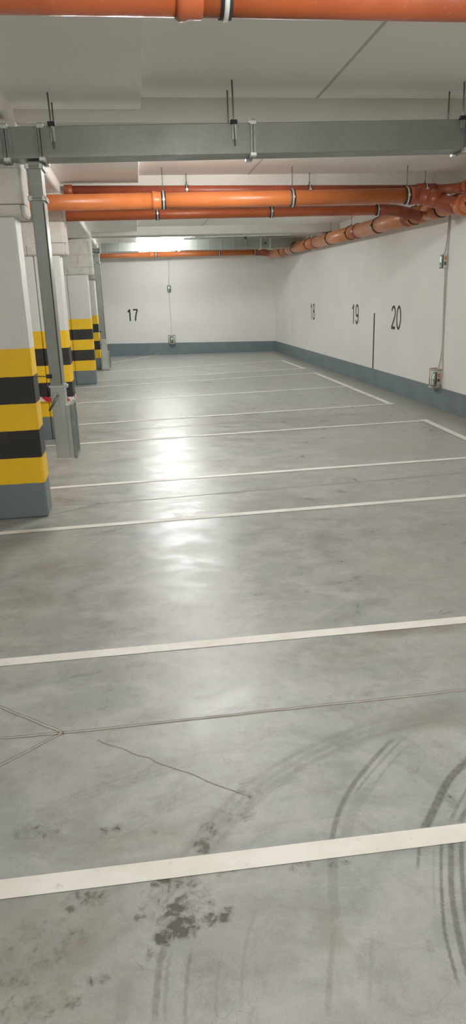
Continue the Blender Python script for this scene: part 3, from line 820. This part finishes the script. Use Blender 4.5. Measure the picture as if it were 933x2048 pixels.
# ------------------------------------------------------------------ gas sensors on the walls
def sensor(make, label, z, caged_label=None, zc=None):
    """make maps (along wall, out of wall, up) to world; along wall grows to the viewer's right"""
    def bx(bm, a0, a1, o0, o1, z0, z1, bev=0):
        tmp = bmesh.new(); box(tmp, a0, a1, o0, o1, z0, z1, bev)
        for v in tmp.verts: v.co = make(v.co.x, v.co.y, v.co.z)
        m_ = bpy.data.meshes.new('tmp'); tmp.to_mesh(m_); tmp.free(); bm.from_mesh(m_); bpy.data.meshes.remove(m_)
    def unit(zz, label, group):
        t = thing('gas_sensor', label, 'sensor', make(0, 0, zz), group); P = Part(t)
        bm = bm_new(); bx(bm, -.048, .048, .0, .052, zz-.085, zz+.085, .008); P('housing', bm, WPLAST)
        bm = bm_new(); bx(bm, -.05, .05, .0525, .074, zz-.088, zz+.08, .009); w = P('sensor_window', bm, GPLAST)
        bm = bm_new(); bx(bm, -.028, .022, .0742, .0765, zz-.015, zz+.055, .001); P('green_light', bm, GREENLED, w)
        bm = bm_new()
        tri = [make(a, .0768, zz+b) for a, b in ((-.034,-.075), (.004,-.075), (-.015,-.022))]
        tri2 = [make(a, .0742, zz+b) for a, b in ((-.034,-.075), (.004,-.075), (-.015,-.022))]
        va = [bm.verts.new(q) for q in tri]; vb = [bm.verts.new(q) for q in tri2]
        bm.faces.new(va); bm.faces.new(vb[::-1])
        for q in range(3): bm.faces.new((va[q], vb[q], vb[(q+1) % 3], va[(q+1) % 3]))
        P('triangle_sticker', bm, WPLAST, w)
        bm = bm_new(); bx(bm, .0478, .0492, .010, .042, zz+.012, zz+.062); P('orange_sticker', bm, ORLAB)
        bm = bm_new(); bx(bm, .0478, .0492, .006, .046, zz-.05, zz-.005); P('dark_sticker', bm, DKLAB)
        bm = bm_new(); tube(bm, [make(.0, .03, zz+.083), make(.0, .03, zz+.108)], .012, 12); P('cable_gland', bm, CONDUIT)
        return t
    unit(z, label, 'gas sensors on the walls')
    unit(zc, caged_label, 'gas sensors on the walls')
    # wire guard
    t = thing('wire_guard', caged_label.replace('sensor with green light inside', 'around the sensor of'), 'guard', make(0, 0, zc), 'wire guards'); P = Part(t)
    prof = [(-.095, .004), (-.095, .085), (-.08, .112), (-.045, .125), (.045, .125), (.08, .112), (.095, .085), (.095, .004)]
    for zz, nm in ((zc+.122, 'top_hoop'), (zc-.122, 'bottom_hoop')):
        bm = bm_new(); tube(bm, [make(a, o, zz) for a, o in prof], .008, 8)
        tube(bm, [make(a, o, zz-.014 if zz > zc else zz+.014) for a, o in prof], .005, 8)
        P(nm, bm, CAGEW)
    for a, o in ((-.095, .03), (-.085, .107), (-.03, .125), (.03, .125), (.085, .107), (.095, .03)):
        bm = bm_new(); tube(bm, [make(a, o, zc-.122), make(a, o, zc+.122)], .006, 8); P('upright_wire', bm, CAGEW)
def on_right(yc):
    return lambda a, o, z: Vector((XR-o, yc-a, z))
def on_back(xc):
    def f(a, o, z):
        x = xc+a; return Vector((x, byk(x)-o+.006, z))
    return f
sensor(on_right(9.17), 'small gas sensor with green light high on the right wall', 1.935, 'low caged sensor with green light inside wire guard on the right wall', .425)
sensor(on_back(1.0), 'small gas sensor with green light high on the back wall', 1.875, 'low caged sensor with green light inside wire guard on the back wall', .44)
for o in bpy.data.objects:
    if o.name.startswith('wire_guard'):
        o['label'] = 'wire guard round the low sensor on the ' + ('right wall' if o.location.y < 15 else 'back wall')

def cable(pts, r, label, name='cable', mat=CONDUIT):
    bm = bm_new(); tube(bm, smooth3(pts), r, 8)
    return tag(obj(name, bm, mat), label, 'cable', 'cables to the gas sensors')
def smooth3(P, n=6):
    P = [Vector(p) for p in P]; out = []
    for i in range(len(P)-1):
        p0, p1, p2, p3 = P[max(i-1,0)], P[i], P[i+1], P[min(i+2, len(P)-1)]
        for k in range(n):
            t = k/n; out.append(.5*((2*p1) + (p2-p0)*t + (2*p0-5*p1+4*p2-p3)*t*t + (3*p1-p0-3*p2+p3)*t**3))
    out.append(P[-1]); return out
R = on_right(9.17)
cable([R(.045,.009,2.88), R(.04,.009,2.5), R(.02,.012,2.2), R(0,.022,2.05)], .009, 'pale cable coming down the right wall to the upper sensor')
cable([R(.065,.009,2.88), R(.062,.009,2.5), R(.06,.010,2.2), R(.05,.012,2.0), R(.05,.010,1.8), R(.06,.009,1.4), R(.07,.009,.9), R(.10,.01,.62), R(.11,.01,.47)], .007, 'thin pale cable passing behind the upper right wall sensor')
cable([R(.01,.012,1.85), R(.02,.010,1.5), R(.045,.010,1.1), R(.05,.010,.8), R(.01,.015,.62), R(0,.028,.53)], .008, 'pale cable linking the two sensors on the right wall')
B = on_back(1.0)
cable([B(.03,.012,2.69), B(.03,.012,2.4), B(.01,.014,2.1), B(0,.024,1.99)], .008, 'thin cable dropping to the upper sensor on the back wall')
cable([B(.0,.016,1.785), B(.0,.012,1.3), B(.01,.012,.8), B(0,.026,.56)], .007, 'thin cable linking the two sensors on the back wall')
cable([R(-.05,.004,.338), R(-.08,.02,.27), R(-.03,.03,.24), R(.03,.02,.28), R(.07,.004,.338)], .004, 'loose dark wire loop under the right wall guard', mat=RUBBER)
cable([B(-.03,.018,.35), B(-.05,.02,.26), B(.02,.025,.22), B(.08,.02,.26), B(.06,.018,.35)], .005, 'loose dark wire loop under the back wall guard', mat=RUBBER)

# ------------------------------------------------------------------ painted bay numbers
def number(txt, centre, right, normal, h, w, label):
    """each figure is its own mesh, drawn in narrow strokes and set on the wall"""
    right, normal = Vector(right), Vector(normal)
    t = thing('bay_number', label, 'number', centre, 'black bay numbers on the walls'); c = Vector(centre)
    def arc(cx, cy, rx, ry, a0, a1, n=26):
        return [(cx+rx*math.cos(math.radians(a0+(a1-a0)*k/n)), cy+ry*math.sin(math.radians(a0+(a1-a0)*k/n))) for k in range(n+1)]
    S_ = {'1': [[(.50,1.0), (.50,0)], [(.12,.76), (.30,.83), (.47,.955)]],
          '7': [[(.06,.945), (.94,.945)], [(.89,.94), (.66,.64), (.50,.32), (.42,0)]],
          '0': [arc(.5,.5,.38,.455,90,450,44)],
          '2': [arc(.48,.70,.36,.255,165,-20) + [(.70,.47), (.40,.24), (.15,.06)], [(.10,.055), (.88,.055)]],
          '8': [arc(.5,.735,.315,.22,90,450,36), arc(.5,.275,.385,.23,90,450,36)],
          '9': [arc(.5,.68,.365,.275,-5,355,40), arc(.48,.40,.385,.355,18,-90,18) + arc(.46,.275,.30,.23,-90,-165,12)]}
    sw = .122*h
    for k, ch in enumerate(txt):
        bm = bm_new()
        x0 = -w/2 + k*w/len(txt); dw = w/len(txt)*.94
        for j, st in enumerate(S_[ch]):
            pts = [Vector((x0 + px*dw, (py-.5)*h)) for px, py in st]
            clean = [pts[0]]
            for p in pts[1:]:
                if (p-clean[-1]).length > 1e-5: clean.append(p)
            closed = (clean[0]-clean[-1]).length < 1e-4
            L = []
            for i, p in enumerate(clean):
                a = clean[i-1] if i else (clean[-2] if closed else p)
                b = clean[i+1] if i+1 < len(clean) else (clean[1] if closed else p)
                d1 = (p-a).normalized() if (p-a).length > 1e-9 else (b-p).normalized()
                d2 = (b-p).normalized() if (b-p).length > 1e-9 else d1
                m = Vector((-(d1+d2).y, (d1+d2).x))
                m = m.normalized() if m.length > 1e-6 else Vector((-d1.y, d1.x))
                k2 = 1/max(.55, m.dot(Vector((-d1.y, d1.x))))
                wx = sw*.5*k2
                off = .0015 + j*.0004
                def wp(q): return c + right*q.x + Vector((0,0,1))*q.y + normal*off
                L.append((bm.verts.new(wp(p+m*wx)), bm.verts.new(wp(p-m*wx))))
            for (a, b), (d, e) in zip(L[:-1], L[1:]): bm.faces.new((a, b, e, d))
        o = obj('figure', bm, BLACKP, t, c)
    return t
nb = Vector((-.1009, -.9949, 0)); rb = Vector((.9949, -.1009, 0))
def bp(x, z): return (x, byk(x)+.006, z)
number('17', bp(-.09, 1.165), rb, nb, .335, .33, 'black number 17 painted on the back wall')
rr_, nr_ = (0,-1,0), (-1,0,0)
number('18', (XR, 16.33, 1.20), rr_, nr_, .355, .44, 'black number 18 on the right wall, nearest the far corner')
number('19', (XR, 13.05, 1.20), rr_, nr_, .355, .44, 'black number 19 on the right wall left of the vertical black stripe')
number('20', (XR, 10.91, 1.185), rr_, nr_, .36, .46, 'black number 20 on the right wall right of the vertical black stripe')
bm = bm_new(); box(bm, XR-.002, XR+.002, 11.935, 11.995, .297, 1.235)
tag(obj('bay_stripe', bm, BLACKP), 'vertical black stripe painted on the right wall between numbers 19 and 20', 'wall marking')

# ------------------------------------------------------------------ world and view
w = bpy.data.worlds.new('world'); S.world = w; w.use_nodes = True
w.node_tree.nodes['Background'].inputs[0].default_value = (.05,.05,.05,1)
w.node_tree.nodes['Background'].inputs[1].default_value = .2
S.view_settings.view_transform = 'Standard'
S.view_settings.look = 'None'
S.view_settings.exposure = 0.45
S.view_settings.gamma = 1.1
S.cycles.max_bounces = 10; S.cycles.diffuse_bounces = 8
S.cycles.sample_clamp_indirect = 6
